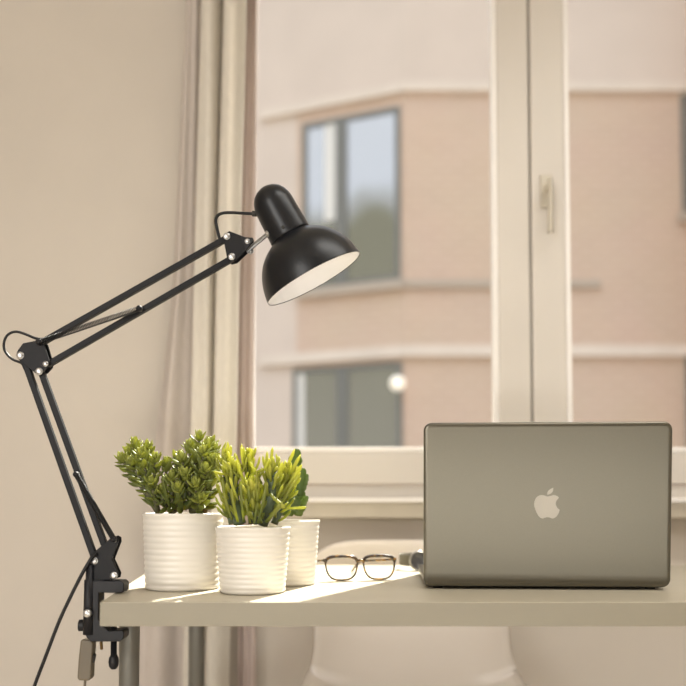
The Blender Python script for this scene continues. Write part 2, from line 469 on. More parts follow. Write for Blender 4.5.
# ------------------------------------------------------------------ laptop
LW, LH, LT = 0.354, 0.2385, 0.0065
lbx = (545.6 - PX) * 1.165 / F
LY = 1.172
lap = thing('laptop', 'open silver laptop seen from behind on the desk', 'laptop', (lbx, LY, DESK))
def rrect(w, h, r, n=8):
    pts = []
    for cx, cy, a0 in ((w/2-r, r, -90), (w/2-r, h-r, 0), (-w/2+r, h-r, 90), (-w/2+r, r, 180)):
        for k in range(n + 1):
            a = R(a0 + 90 * k / n); pts.append((cx + r * math.cos(a), cy + r * math.sin(a)))
    return pts
tilt = R(5.0)
YAW = Matrix.Translation((lbx, LY, 0)) @ Matrix.Rotation(R(-3.0), 4, 'Z') @ Matrix.Translation((-lbx, -LY, 0))
LM = YAW @ Matrix.Translation((lbx, LY, DESK + 0.0045)) @ Matrix.Rotation(tilt, 4, 'X')
def slab(w, h, r, layers):
    """rounded rectangle, outline shrunk per layer; layers = [(inset, y)]"""
    vs, fs = [], []; n = None
    for ins, y in layers:
        p = rrect(w - 2*ins, h - 2*ins, max(0.001, r - ins)); n = len(p)
        vs += [LM @ Vector((x, y, z + ins)) for x, z in p]
    for i in range(len(layers) - 1):
        for k in range(n):
            k2 = (k + 1) % n
            fs.append((i*n+k, i*n+k2, (i+1)*n+k2, (i+1)*n+k))
    fs.append(tuple(range(n))[::-1]); fs.append(tuple((len(layers)-1)*n + k for k in range(n)))
    return vs, fs
mb = MB(); v, f = slab(LW, LH, 0.012, [(0.0065, -LT), (0.0040, -LT + 0.0003), (0.0020, -LT + 0.0009), (0.0007, -LT + 0.0018), (0, -LT + 0.0032), (0, 0)])
mb.add(v, f); mb.sm[-2:] = [False, False]
lid = mb.build('lid', M['alu'], lap)
mb = MB(); LM0 = LM
v, f = slab(LW - 0.008, LH - 0.012, 0.006, [(0, 0.0002), (0, 0.0012)])
mb.add(v, f, False); mb.build('screen', M['screen'], lid)
# emblem: bitten fruit outline with a leaf
def emb(pts):
    s = 10.545
    out = []
    for x, y in pts:
        q = ((520 + x / s), (465 + y / s))
        r_ = ray(*q); n = LM.to_3x3() @ Vector((0, -1, 0)); p0 = LM @ Vector((0, -LT - 0.00015, 0))
        out.append(CAM + r_ * ((p0 - CAM).dot(n) / r_.dot(n)))
    return out
body1 = [(410,345),(396,331),(375,321),(350,318),(320,326),(290,332),(262,323),(232,317),(205,321),(178,338),(159,366),(150,405),(154,445),(170,490),(192,532),(216,557),(240,563),(266,555),(290,551),(315,555),(340,563),(364,558),(388,538),(407,508),(418,472)]
bite = [(418,472),(397,454),(382,432),(377,407),(385,376),(410,345)]
outline = [(p.x, p.y) for p in catmull([(x, y, 0) for x, y in body1], 4)[:-1]] + [(p.x, p.y) for p in catmull([(x, y, 0) for x, y in bite], 4)[:-1]]
leafo = [(p.x, p.y) for p in catmull([(x, y, 0) for x, y in [(287,316),(289,290),(310,261),(351,239)]], 5)[:-1]] + [(p.x, p.y) for p in catmull([(x, y, 0) for x, y in [(351,239),(347,272),(326,300),(287,316)]], 5)[:-1]]
mb = MB()
for o_ in (outline, leafo):
    mb.prism(emb(o_), -0.0002, 0.0004)
lg = mb.build('emblem', M['logo'], lid); lg['label'] = 'pale bitten apple emblem on the lid'
base0 = LY + 0.004
mb = MB()
p = rrect(LW - 0.004, 0.236, 0.012); z0, z1 = DESK + 0.003, DESK + 0.0165
vs = [Vector((lbx + x * 0.99, base0 + y * 0.99 + 0.001, z0)) for x, y in p] + [Vector((lbx + x, base0 + y, z0 + 0.004)) for x, y in p] + [Vector((lbx + x, base0 + y, z1)) for x, y in p]
n = len(p); fs = [tuple(range(n))[::-1], tuple(2*n + k for k in range(n))] + [(i*n+k, i*n+(k+1) % n, (i+1)*n+(k+1) % n, (i+1)*n+k) for i in range(2) for k in range(n)]
mb.add(vs, fs); mb.sm = [False, False] + [True] * (len(fs) - 2)
mb.v = [tuple(YAW @ Vector(q)) for q in mb.v]; bs = mb.build('base', M['alu'], lap)
mb = MB()
for r_ in range(6):
    for c in range(14):
        x = lbx - 0.135 + c * 0.0194; y = base0 + 0.03 + r_ * 0.0185
        mb.box((x, y, z1), (x + 0.016, y + 0.0155, z1 + 0.001))
mb.v = [tuple(YAW @ Vector(q)) for q in mb.v]; mb.build('keyboard', M['keys'], bs)
mb = MB(); mb.box((lbx - 0.05, base0 + 0.155, z1), (lbx + 0.05, base0 + 0.225, z1 + 0.0004)); mb.v = [tuple(YAW @ Vector(q)) for q in mb.v]; mb.build('trackpad', M['alu'], bs)
mb = MB(); mb.cyl((lbx - 0.14, LY + 0.006, DESK + 0.0105), (lbx + 0.14, LY + 0.006, DESK + 0.0105), 0.0045); mb.v = [tuple(YAW @ Vector(q)) for q in mb.v]; mb.build('hinge', M['rubber'], lap)
for x in (-0.155, 0.155):
    for y in (0.014, 0.22):
        mb = MB(); mb.cyl((lbx + x, base0 + y, DESK), (lbx + x, base0 + y, z0 + 0.0005), 0.007)
        mb.v = [tuple(YAW @ Vector(q)) for q in mb.v]; mb.build('rubber_foot', M['rubber'], bs)

# ------------------------------------------------------------------ architect lamp
LD = 1.125
def P(px, py, off=0.0):
    p = at(px, py, LD - 0.008); return Vector((p.x, LD + off, p.z))
PXM = LD / F                               # metres per pixel in the lamp plane
lamp = thing('desk_lamp', 'black swing-arm desk lamp clamped to the left end of the desk', 'lamp', P(91, 641))
def bolt(x, y, r, parent, y0=-0.0085, m='chrome', h=0.003):
    b = MB(); b.cyl(P(x, y, y0), P(x, y, y0 - h), r * PXM, 16, dome=1.0)
    b.lathe([(0, 0), (r*PXM*1.25, 0), (r*PXM*1.25, 0.0006), (r*PXM, 0.0008)], P(x, y, y0 + 0.0002), (0, -1, 0), 16)
    b.cyl(P(x, y, 0.0085), P(x, y, 0.0115), r * PXM, 12)
    return b.build('bolt', M[m], parent)
def plates(pts, ys, name, m, bev=0.0006):
    b = MB()
    for y0, y1 in ys: b.prism([P(*q) for q in pts], y0, y1)
    return b.build(name, m, lamp, bev)
def arm(a, b_, w=6.3, d=0.009):
    b = MB(); b.bar(P(*a), P(*b_), w * PXM, d); return b.build('arm', M['blackflat'], lamp, 0.0012)
YS = [(-0.0085, -0.0065), (0.0065, 0.0085)]
# clamp
b = MB()
b.prism([P(*q) for q in [(85,582),(87,580.5),(122,580.5),(125,583),(125,590),(123.5,592.4),(100,592.4),(99.5,619),(103,624),(110,630.5),(123,629.8),(125.3,631.5),(124.5,638),(121,641),(92,641),(88,637),(85,632)]], -0.014, 0.014)
b.prism([P(*q) for q in [(94,579.5),(106,580),(106,582),(94,582)]], -0.012, 0.012)
clamp = b.build('clamp', M['plastic'], lamp, 0.0022, 3)
b = MB(); b.lathe([(0,0),(5.6*PXM,0),(5.0*PXM,53*PXM),(3.6*PXM,54*PXM),(3.6*PXM,68*PXM),(0,68*PXM)], P(89.3, 634, -0.0105), (0, 0, 1), 24)
b.build('socket_tube', M['plastic'], clamp)
b = MB(); b.cyl(P(86, 626, -0.002), P(78, 626, -0.002), 5.8 * PXM, 20); b.build('side_knob', M['plastic'], clamp, 0.001)
b = MB(); b.cyl(P(90.5, 612, -0.0185), P(90.5, 612, -0.0255), 4.1 * PXM, 20, dome=1.0)
b.build('bolt', M['chrome'], clamp)
b = MB()
pts = [P(112, y) for y in range(617, 658)]
zt = DESK - TH
pts = [Vector((P(112, 640).x, LD, zt - 0.001)), P(112, 657)]
b.cyl(pts[0], pts[1], 3.0 * PXM, 16)
b.lathe([(0, 0), (5.0*PXM, 0), (5.0*PXM, 0.003), (0, 0.003)], (pts[0].x, LD, zt - 0.0035), (0, 0, 1), 20)
cs = b.build('clamp_screw', M['plastic'], clamp)
b = MB(); b.lathe([(0.0, -7.4*PXM), (2.6*PXM, -7*PXM), (4.4*PXM, -4.5*PXM), (5.1*PXM, 0), (4.6*PXM, 4*PXM), (3.0*PXM, 7*PXM), (0, 8*PXM)], P(112, 663), (0, 0, 1), 20)
b.build('thumb_knob', M['plastic'], cs)
b = MB(); b.cyl(P(98.5, 640, 0.004), P(99, 651, 0.004), 1.5 * PXM, 10); b.build('brass_pin', M['brass'], clamp)
# base plate
bp_ = plates([(89.5,557.5),(91,554.5),(111.5,537.5),(115,535.8),(118.2,537.5),(118.6,542),(111.8,559.5),(118.3,573.5),(117.5,578),(113,579.6),(92,580.6),(89.5,577)], YS, 'base_plate', M['blackflat'])
b = MB(); b.prism([P(*q) for q in [(91,566),(112,566),(112,580.4),(91,580.4)]], -0.0065, 0.0065); b.build('plate_core', M['blackflat'], bp_, 0.0008)
bolt(94, 561, 3.2, bp_); bolt(114, 575.6, 3.0, bp_); bolt(115, 540.5, 1.6, bp_)
arm((21.2, 356), (94, 561)); arm((39.4, 371), (114, 575.6))
jp = plates([(16.6,353),(18,350),(23,343.3),(38,340.2),(44,342.5),(49.6,361),(49,366),(44.5,371),(40.5,374.6),(36.5,374),(20,361),(17,357.5)], YS, 'joint_plate', M['blackflat'])
b = MB(); b.prism([P(*q) for q in [(40,362),(49,362.5),(46,369)]], -0.0092, -0.0085); b.build('joint_tab', M['plastic'], jp)
bolt(20.4, 355.5, 3.1, jp); bolt(39.2, 371.4, 3.1, jp); bolt(45.8, 364, 2.3, jp, -0.0092); bolt(40, 342.7, 2.4, jp, m='plastic')
arm((40.5, 341.2), (227, 236), 6.0); arm((45.5, 364), (232, 256.6), 6.0)
def spring(a, b_, name, off, coils, cr, wr, ends):
    b = MB(); p, q = P(*a, off), P(*b_, off)
    t = (q - p).normalized(); y = Vector((0, 1, 0)); s = t.cross(y)
    n = coils * 8; pts = []
    for i in range(n + 1):
        u = i / n; an = 2 * math.pi * coils * u
        pts.append(p.lerp(q, 0.02 + 0.96 * u) + (y * math.cos(an) + s * math.sin(an)) * cr)
    b.tube(pts, wr, 5)
    o = b.build(name, M['spring'], lamp)
    for (c, rr) in ((a, 3.0), (b_, 3.0)):
        e = MB(); e.cyl(P(*c, off + 0.004), P(*c, off - 0.0048), rr * PXM, 14, dome=1.0); e.build('spring_pin', M['plastic'], o)
    return o
spring((40, 342.7), (140, 309.2), 'spring', -0.0125, 64, 0.0036, 0.00075, 0)
s2 = spring((77.3, 474.5), (114.6, 539), 'spring', -0.0125, 62, 0.0034, 0.00085, 0)
b = MB(); b.cyl(P(111.5, 532.5, -0.0125), P(114, 537.5, -0.0125), 2.0 * PXM, 10); b.build('spring_hook', M['chrome'], s2)
# head plate, bracket, stem
hp = plates([(223.2,238),(225,233.6),(229.3,231),(244.4,236.9),(253.2,238.2),(254,241),(246,250.5),(236,260),(230,261.5),(227,258)], YS, 'head_plate', M['blackflat'])
bolt(226.8, 236.3, 2.9, hp); bolt(231.8, 256.7, 2.9, hp)
b = MB(); b.prism([P(*q) for q in [(240.8,237.4),(252.6,238),(254,240.4),(246.6,250),(245.6,249)]], -0.0105, -0.0085); br = b.build('bracket', M['plastic'], lamp, 0.0005)
bolt(247.6, 241.8, 2.2, br, -0.0105)
b = MB(); b.cyl(P(246, 250, -0.002), P(268.0, 234.5, -0.0105), 2.1 * PXM, 14)
b.cyl(P(249, 252.5, -0.002), P(251.5, 244, -0.002), 2.2 * PXM, 12)
b.cyl(P(246.5, 248.5, -0.002), P(253, 250.5, -0.002), 1.8 * PXM, 10)
b.lathe([(0, -3.2*PXM), (2.6*PXM, -2*PXM), (3.4*PXM, 0), (2.6*PXM, 2*PXM), (0, 3.2*PXM)], P(268.2, 234.3, -0.0115), (0, -1, 0), 16)
b.build('head_swivel', M['chrome'], lamp)
# head
ax2 = Vector((0.48, 0.877)); pp = Vector((0.877, -0.48))
AX = Vector((0.48, 0.085, -0.877)).normalized()
def ap(a, p): return ax2 * a + pp * p
o2 = ap(346, 142.6)
HO = at(o2.x - 0.4, o2.y + 1.2, LD)                           # neck / dome seam on the axis
k = PXM
prof_neck = [(0, -55.5), (5.5, -54.8), (10.4, -52.6), (14.4, -49.3), (17.2, -45), (19.1, -39.8), (19.8, -35), (20.3, -20), (21, -2), (21, -0.4), (19.4, 0.6)]
b = MB(); b.lathe([(r_*k*1.035, h*k) for r_, h in prof_neck], HO, AX, 64)
sock = b.build('lamp_neck', M['black'], lamp)
prof_dome = [(19.6, -0.4), (21.6, 0.9), (24.6, 2.6), (29, 5.4), (34, 9.2), (38.6, 13.8), (42.6, 19.2), (46, 25.4), (48.6, 32), (50.5, 39), (51.7, 46), (52, 48.4)]
dp_ = [Vector((r_ * 1.025, h * 1.01, 0)) for r_, h in prof_dome]; dp_ = catmull(dp_, 4)
b = MB(); b.lathe([(q.x*k, q.y*k) for q in dp_] + [(52.9*k, 49.3*k), (52.5*k, 48.8*k)], HO, AX, 96)
sh = b.build('lamp_shade', M['black'], lamp)
b = MB(); b.lathe([((q.x - 0.8)*k, (q.y + 0.5)*k) for q in dp_ if q.y < 48], HO, AX, 96)
b.lathe([(52.5*k, 48.4*k), (52.95*k, 49.3*k), (53.2*k, 48.95*k)], HO, AX, 96)
ins = b.build('shade_lining', M['white_in'], sh); ins['label'] = 'white inside of the black shade'
b = MB(); b.lathe([(0, 1*k), (9*k, 1*k), (9*k, 14*k), (0, 14*k)], HO, AX, 24); b.build('bulb_socket', M['white_in'], sock)
b = MB(); b.lathe([(q_[0]*k, q_[1]*k) for q_ in ((0, 12), (6, 13), (8, 17), (12, 22), (13.5, 27), (12, 33), (7, 37.5), (0, 39))], HO, AX, 28); b.build('shade_fill_bulb', M['fill_bulb'], sock)  # added unseen glowing bulb, lifts the brightness of the shade lining
side = AX.cross(Vector((0, 1, 0))).normalized()
hole = ap(340, 138.5)
b = MB(); hpnt = P(hole.x - 0.5, hole.y + 1, -21.3 * k); b.cyl(hpnt, hpnt + Vector((-0.1, -1, -0.1)).normalized() * 0.0018, 1.7 * k, 12); b.build('neck_screw', M['rubber'], sock)
b = MB(); b.cyl(P(251.5, 211.6), P(258.5, 212), 2.8 * k, 14); b.build('cord_grommet', M['rubber'], sock, 0.0006)
# cords
b = MB(); b.tube(catmull([P(*q) for q in [(219,238),(216.5,228),(214.8,219),(217,213.5),(222.5,211),(231,210.6),(241,211.2),(254,211.8)]], 6), 1.6 * k, 8)
cord = b.build('power_cord', M['cord'], lamp)
b = MB(); b.tube(catmull([P(*q, -0.002) for q in [(44,338.5),(34,337.4),(23,333),(14,330.8),(6.5,333.5),(2.6,340),(2.4,348),(6.5,355),(13,359.6),(20,362.5),(23,368)]], 6), 1.35 * k, 8)
b.build('power_cord', M['cord'], lamp)
fz = Vector((P(8, 800).x, LD - 0.05, 0.006))
pts = [P(97,553,-0.012), P(92,559.5,-0.016), P(83,576,-0.018), P(72,598,-0.018), P(61,622,-0.018), P(48,656,-0.018), P(36,688,-0.018), P(20,740,-0.02)]
b = MB(); b.tube(catmull(pts + [Vector((fz.x - 0.005, LD - 0.04, 0.1)), Vector((fz.x - 0.02, LD - 0.02, 0.02)), Vector((fz.x - 0.06, LD + 0.02, 0.008)), Vector((fz.x - 0.16, LD + 0.1, 0.006))], 6), 1.75 * k, 8)
b.build('power_cord', M['cord'], lamp)
pts = [P(89,632,0.02), P(84.6,634,0.018), P(84.2,642,0.01)]
b = MB(); b.tube(catmull(pts, 5), 1.3 * k, 8)
pts = [P(82.2,680,0.008), P(81,690,0.008), P(80,740,0.01)]
e = P(80, 740, 0.01)
b.tube(catmull(pts + [Vector((e.x, e.y, 0.1)), Vector((e.x - 0.01, e.y + 0.02, 0.02)), Vector((e.x - 0.05, e.y + 0.06, 0.006)), Vector((e.x - 0.12, e.y + 0.12, 0.005))], 5), 1.3 * k, 8)
c2 = b.build('power_cord', M['switch'], lamp); c2['label'] = 'olive cord with an inline switch hanging below the clamp'
b = MB(); b.prism([P(*q, 0.006) for q in [(79,641),(81,640.2),(89,641),(91.5,643),(91.5,648),(90.4,662),(89.6,679),(87.5,682),(78,681.6),(75.6,679.5),(77,660)]], -0.009, 0.009)
sw = b.build('inline_switch', M['switch'], c2, 0.0025, 3)
b = MB(); b.prism([P(*q, 0.006) for q in [(90.5,655),(92.3,657),(91.2,663),(89.6,666)]], -0.005, 0.005); b.build('rocker', M['rubber'], sw, 0.0006)

# ------------------------------------------------------------------ pots and plants
def pot(name, label, cx, cy, rt, rb, h, mt, group):
    t = thing(name, label, 'plant', (cx, cy, DESK), group)
    prof = [(0, 0.001), (rb * 0.9, 0.001), (rb * 0.95, 0.0), (rb, 0.002)]
    n = 13
    for i in range(n):
        for s_, bulge in ((0.0, 0.0), (0.2, 0.55), (0.5, 1.0), (0.8, 0.55)):
            u = (i + s_) / n
            if 0.03 < u < 0.955:
                prof.append((rb + (rt - rb) * u + 0.0013 * bulge - 0.0004, h * u))
    prof += [(rt, h * 0.958), (rt + 0.0008, h * 0.97), (rt + 0.0008, h * 0.99), (rt, h), (rt - 0.0016, h), (rt - 0.0026, h * 0.985), (rt - 0.0035, h * 0.9)]
    b = MB(); b.lathe(prof, (cx, cy, DESK), (0, 0, 1), 72); b.build('pot', M['pot'], t)
    b = MB(); rr = rt - 0.0032; zs = h - 0.006
    vs = [(cx, cy, DESK + zs + 0.003)]; segs = 36; rings = 8
    for i in range(1, rings + 1):
        for q in range(segs):
            a = 2 * math.pi * q / segs; r_ = rr * i / rings
            vs.append((cx + r_ * math.cos(a), cy + r_ * math.sin(a), DESK + zs + 0.003 * (1 - (i / rings) ** 2) + random.uniform(-0.0012, 0.0012)))
    fs = [(0, 1 + q, 1 + (q + 1) % segs) for q in range(segs)]
    fs += [(1 + i*segs + q, 1 + (i+1)*segs + q, 1 + (i+1)*segs + (q+1) % segs, 1 + i*segs + (q+1) % segs) for i in range(rings - 1) for q in range(segs)]
    b.add(vs, fs); b.build('soil', M['soil'], t)
    return t
GP = 'white ribbed pots of succulents on the desk'
c1 = (-0.2365, 1.188); c2_ = (-0.1275, 1.137); c3 = (-0.089, 1.2435)
p1 = pot('potted_jade_plant', 'largest white pot, leftmost, with a bushy two-crowned jade plant', c1[0], c1[1], 0.0585, 0.0535, at(184, 513, c1[1]).z - DESK, None, GP)
p2 = pot('potted_finger_jade', 'front white ribbed pot with yellow-green finger-leaved succulent', c2_[0], c2_[1], 0.0525, 0.0452, at(253, 526.5, c2_[1]).z - DESK, None, GP)
p3 = pot('potted_cactus', 'rearmost white ribbed pot with a dark scalloped cactus, half hidden behind the front pot', c3[0], c3[1], 0.0525, 0.0455, at(286, 520, c3[1]).z - DESK, None, GP)

def perp(d):
    a = Vector((0, 0, 1)) if abs(d.z) < 0.9 else Vector((1, 0, 0))
    return (a - d * a.dot(d)).normalized()

# --- jade: branches guided by the crowns in the picture
rnd = random.Random(3)
fol, stm = MB(), MB()
def Q(px, py, off, cy): return at(px, py, cy + off)
roots = [Q(158, 512, 0.0, c1[1]), Q(172, 512, 0.01, c1[1]), Q(192, 512, -0.01, c1[1]), Q(204, 512, 0.015, c1[1])]
tips = [  # px, py, depth, root, via px, via py
 (134,448,0.0,0,148,486),(146,452,0.02,0,150,486),(122,463,-0.01,0,142,488),(153,463,-0.02,0,154,490),(131,466,-0.025,0,146,490),(141,472,0.025,0,150,494),
 (164,468,0.0,1,166,494),(150,482,-0.03,0,155,500),(136,486,0.01,0,150,502),(170,478,-0.03,1,172,500),(160,490,-0.02,1,164,504),
 (199,437,0.0,2,194,478),(210,443,0.015,2,200,478),(190,446,0.015,2,190,480),(213,450,0.0,3,206,480),(183,458,-0.02,2,188,484),(203,452,-0.03,2,198,484),
 (194,462,-0.04,2,194,488),(212,460,-0.03,3,204,486),(175,462,0.01,1,180,490),(213,466,0.01,3,208,492),(205,470,-0.045,2,200,494),(186,474,-0.04,2,190,496),
 (211,478,0.0,3,208,500),(196,484,-0.05,2,196,502),(178,488,-0.04,1,182,504),(212,492,-0.025,3,206,506),(200,498,-0.045,2,198,508),
 (128,456,0.025,0,146,486),(140,458,-0.03,0,150,488),(207,446,-0.015,2,198,480),(180,470,0.03,1,184,494)]
def pair_leaves(mb_, pos, d, phase, L, W, T, ang, tint):
    a = perp(d); b_ = d.cross(a)
    for sgn in (0, math.pi):
        an = phase + sgn + rnd.uniform(-0.25, 0.25)
        out = a * math.cos(an) + b_ * math.sin(an)
        g = ang + rnd.uniform(-0.15, 0.15)
        ld = d * math.cos(g) + out * math.sin(g)
        nn = d * math.sin(g) - out * math.cos(g)
        mb_.cur = max(0.02, min(1, tint + rnd.uniform(-0.15, 0.15)))
        mb_.leaf(pos, ld, nn, L * rnd.uniform(0.85, 1.12), W, T, rnd.uniform(0.05, 0.3))
for ti, (px, py, off, ri, vx, vy) in enumerate(tips):
    if ti % 9 == 8: continue
    root = roots[ri]; via = Q(vx, vy, off * 0.6, c1[1]); tip = Q(px + (2 if ri < 2 else 0), py + (0 if ri < 2 and py < 475 else 4), off, c1[1])
    path = catmull([root, via, tip], 10)
    stm.tube(path, [0.0048 - 0.003 * i / (len(path) - 1) for i in range(len(path))], 7)
    n = len(path); ph = rnd.uniform(0, 3)
    # lower, larger, spreading leaves
    total = sum((path[i+1] - path[i]).length for i in range(n - 1))
    step = 0.009; acc = 0.0; nxt = max(0.018, total - 0.042)
    pos_list = []
    for i in range(n - 1):
        seg = (path[i+1] - path[i]).length
        while nxt <= acc + seg:
            u = (nxt - acc) / seg; pos_list.append((path[i].lerp(path[i+1], u), (path[i+1] - path[i]).normalized(), nxt / total)); nxt += step
        acc += seg
    for pos, d, u in pos_list:
        ph += math.pi / 2
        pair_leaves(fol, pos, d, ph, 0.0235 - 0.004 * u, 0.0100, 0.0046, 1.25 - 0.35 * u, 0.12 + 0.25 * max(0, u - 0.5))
    d = (path[-1] - path[-3]).normalized()
    d = (d + Vector((0, 0, 0.4))).normalized()
    for j, (ang, L) in enumerate(((1.05, 0.0185), (0.8, 0.0175), (0.52, 0.0155), (0.25, 0.012))):
        ph += math.pi / 2
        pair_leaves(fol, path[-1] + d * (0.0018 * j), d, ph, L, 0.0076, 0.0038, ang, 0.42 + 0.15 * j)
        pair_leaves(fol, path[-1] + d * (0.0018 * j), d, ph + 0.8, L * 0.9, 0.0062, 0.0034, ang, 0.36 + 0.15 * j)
# a few long low leaves over the rim
for px, py, tx, ty, off in ((166,508,148,494,-0.03),(176,506,186,484,-0.045),(186,510,198,496,-0.05),(170,508,160,480,-0.04),(196,508,214,498,-0.01),(204,508,218,508,-0.005),(160,508,140,500,-0.01),(182,510,176,490,-0.05)):
    a_, b_ = Q(px, py, off * 0.4, c1[1]), Q(tx, ty, off, c1[1])
    fol.cur = rnd.uniform(0.05, 0.25)
    fol.leaf(a_, b_ - a_, (0, -0.4, 1), (b_ - a_).length, 0.011, 0.0045, 0.1)
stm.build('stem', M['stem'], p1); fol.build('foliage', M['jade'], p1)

# --- finger jade
rnd = random.Random(11)
fol, stm = MB(), MB()
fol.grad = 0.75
stems = [((240,524,-0.012),(234,500,-0.018),(233,474,-0.02),0.0088),((262,524,-0.01),(270,500,-0.02),(272,472,-0.02),0.009),((252,524,0.01),(250,495,0.012),(248,462,0.01),0.0055),
         ((232,524,0.012),(226,496,0.015),(226,462,0.012),0.005),((274,524,0.01),(284,500,0.012),(288,478,0.01),0.0055),((256,524,-0.03),(254,508,-0.036),(252,492,-0.036),0.0035)]
for a_, b_, c_, r_ in stems:
    path = catmull([Q(*a_, c2_[1]), Q(*b_, c2_[1]), Q(*c_, c2_[1])], 8)
    stm.tube(path, [r_ * (1 - 0.3 * i / (len(path) - 1)) for i in range(len(path))], 9)
    ph = rnd.uniform(0, 6); n = len(path)
    for i in range(1, n):
        for rep in range(2 if i < n - 5 else 3):
            ph += 2.4
            if i < n * 0.5 and rep == 0 and i % 2: continue
            d = (path[i] - path[i-1]).normalized(); aa = perp(d); bb = d.cross(aa)
            out = aa * math.cos(ph) + bb * math.sin(ph)
            u = i / (n - 1)
            g = 1.05 - 0.3 * u + rnd.uniform(-0.3, 0.35)
            ld = d * math.cos(g) + out * math.sin(g); nn = d * math.sin(g) - out * math.cos(g)
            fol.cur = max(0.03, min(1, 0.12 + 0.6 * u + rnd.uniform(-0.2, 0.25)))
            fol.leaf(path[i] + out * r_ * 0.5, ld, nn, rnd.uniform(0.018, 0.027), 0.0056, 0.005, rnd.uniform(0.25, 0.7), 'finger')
    for j in range(12):
        an = j * 2.4 + rnd.uniform(-0.4, 0.4); g = 0.15 + 0.115 * j + rnd.uniform(-0.15, 0.15)
        out = aa * math.cos(an) + bb * math.sin(an)
        fol.cur = rnd.uniform(0.6, 1.0)
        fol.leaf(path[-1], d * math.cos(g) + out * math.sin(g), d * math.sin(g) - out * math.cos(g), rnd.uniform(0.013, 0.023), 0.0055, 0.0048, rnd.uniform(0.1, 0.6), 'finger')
# long individual fingers seen against the pot and at the right
for bx, by, tx, ty, o0, o1, w in ((232,520,222,494,-0.03,-0.04,.0055),(238,522,229,490,-0.035,-0.05,.006),(244,522,238,482,-0.04,-0.055,.0055),(250,523,246,500,-0.04,-0.05,.005),(258,523,268,486,-0.04,-0.055,.006),
   (262,523,252,498,-0.04,-0.05,.005),(266,522,283,504,-0.035,-0.05,.008),(254,523,257,510,-0.045,-0.05,.005),(228,518,220,478,-0.02,-0.03,.0055),
   (276,496,303,456,0.0,0.0,.0065),(278,500,304,466,-0.005,-0.01,.0075),(276,488,297,450,0.01,0.01,.006),(280,504,302,474,-0.01,-0.02,.007),(282,508,306,509,-0.02,-0.03,.005),(280,506,296,482,-0.02,-0.03,.006),
   (268,478,274,447,-0.01,-0.01,.005),(266,480,268,452,-0.02,-0.03,.0048),(262,484,250,462,-0.03,-0.04,.0048),(240,478,222,462,-0.03,-0.04,.0048),(236,476,214,474,-0.02,-0.045,.0048),(250,476,262,470,-0.03,-0.045,.0048),
   (238,474,226,452,-0.02,-0.03,.0048),(244,470,240,448,-0.01,-0.02,.0046),(270,494,284,508,-0.04,-0.05,.006),(238,500,228,478,-0.04,-0.05,.005),(246,486,236,464,-0.035,-0.05,.005),(256,482,270,462,-0.03,-0.045,.005)):
    a_, b_ = Q(bx, by, o0, c2_[1]), Q(tx, ty, o1, c2_[1])
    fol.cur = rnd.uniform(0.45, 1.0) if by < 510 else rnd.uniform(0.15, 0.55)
    mid = Vector((a_.x - c2_[0], a_.y - c2_[1], 0))
    fol.leaf(a_, b_ - a_, Vector((0.2 * (1 if mid.x < 0 else -1), 0.5, 0.3)), (b_ - a_).length, w, w * 0.75, 0.12, 'finger', rings=9)
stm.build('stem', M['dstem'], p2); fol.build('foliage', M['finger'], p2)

# --- scalloped cactus
rnd = random.Random(5)
fol = MB()
for bx, by, tx, ty, o0, o1, w, tn in ((288,516,291,484,0,0.005,.026,.3),(291,486,297,449,0.005,0.01,.024,.2),(298,516,302,490,-0.005,-0.01,.020,.5),(300,496,303,468,-0.012,-0.015,.018,.35),(280,516,279,490,0.01,0.02,.022,.4),(281,492,286,462,0.015,0.02,.02,.3),
   (302,492,308,474,-0.01,-0.015,.010,.6),(300,508,308,496,-0.02,-0.028,.010,.55),(294,512,296,496,-0.03,-0.035,.016,.5),(272,516,270,492,0.015,0.03,.02,.4)):
    a_, b_ = Q(bx, by, o0, c3[1]), Q(tx, ty, o1, c3[1])
    fol.cur = tn
    fol.leaf(a_, b_ - a_, Vector((rnd.uniform(-0.4, 0.4), -1, 0.1)), (b_ - a_).length, w, 0.0055, 0.05, 'pad', rings=36, sides=10, cren=0.09)
fol.build('foliage', M['cactus'], p3)

# ------------------------------------------------------------------ eyeglasses
gl = on_desk(361, 580.5)
yaw = R(14)
gl_t = thing('eyeglasses', 'tortoiseshell eyeglasses on the sunlit desk between the pots and the laptop', 'glasses', gl)
GM = Matrix.Translation((gl.x, gl.y, DESK)) @ Matrix.Rotation(yaw, 4, 'Z') @ Matrix.Rotation(R(-8), 4, 'X')
lw, lh = 0.0255, 0.0190                       # half lens width, half height
def lens_outline(sx):
    pts = []
    for kx in range(40):
        a = 2 * math.pi * kx / 40
        c, s = math.cos(a), math.sin(a)
        x = math.copysign(abs(c) ** 0.62, c) * lw; z = math.copysign(abs(s) ** (0.55 if s > 0 else 0.85), s) * lh
        x *= 1 + 0.13 * (z / lh)                # wider at the top
        pts.append((sx * (0.0315) + x * 1.0, z + lh + 0.0015))
    return pts
b = MB(); fr = None
for sx in (-1, 1):
    b.tube([GM @ Vector((x, 0, z)) for x, z in lens_outline(sx)], 0.0015, 8, closed=True)
b.tube(catmull([GM @ Vector((x, -0.0005, z)) for x, z in ((-0.0075, 0.030), (-0.003, 0.0325), (0.003, 0.0325), (0.0075, 0.030))], 5), 0.0022, 8)
for sx in (-1, 1):
    ol = lens_outline(sx)
    b.tube([GM @ Vector((x, -0.0003, z)) for x, z in ol[1:20]], [0.0016] + [0.0026] * 17 + [0.0016], 8)
for sx in (-1, 1):
    b.tube([GM @ Vector((sx * x, 0, z)) for x, z in ((0.055, 0.0335), (0.0605, 0.0335))], 0.0027, 8)
b.build('glasses_frame', M['tort'], gl_t)
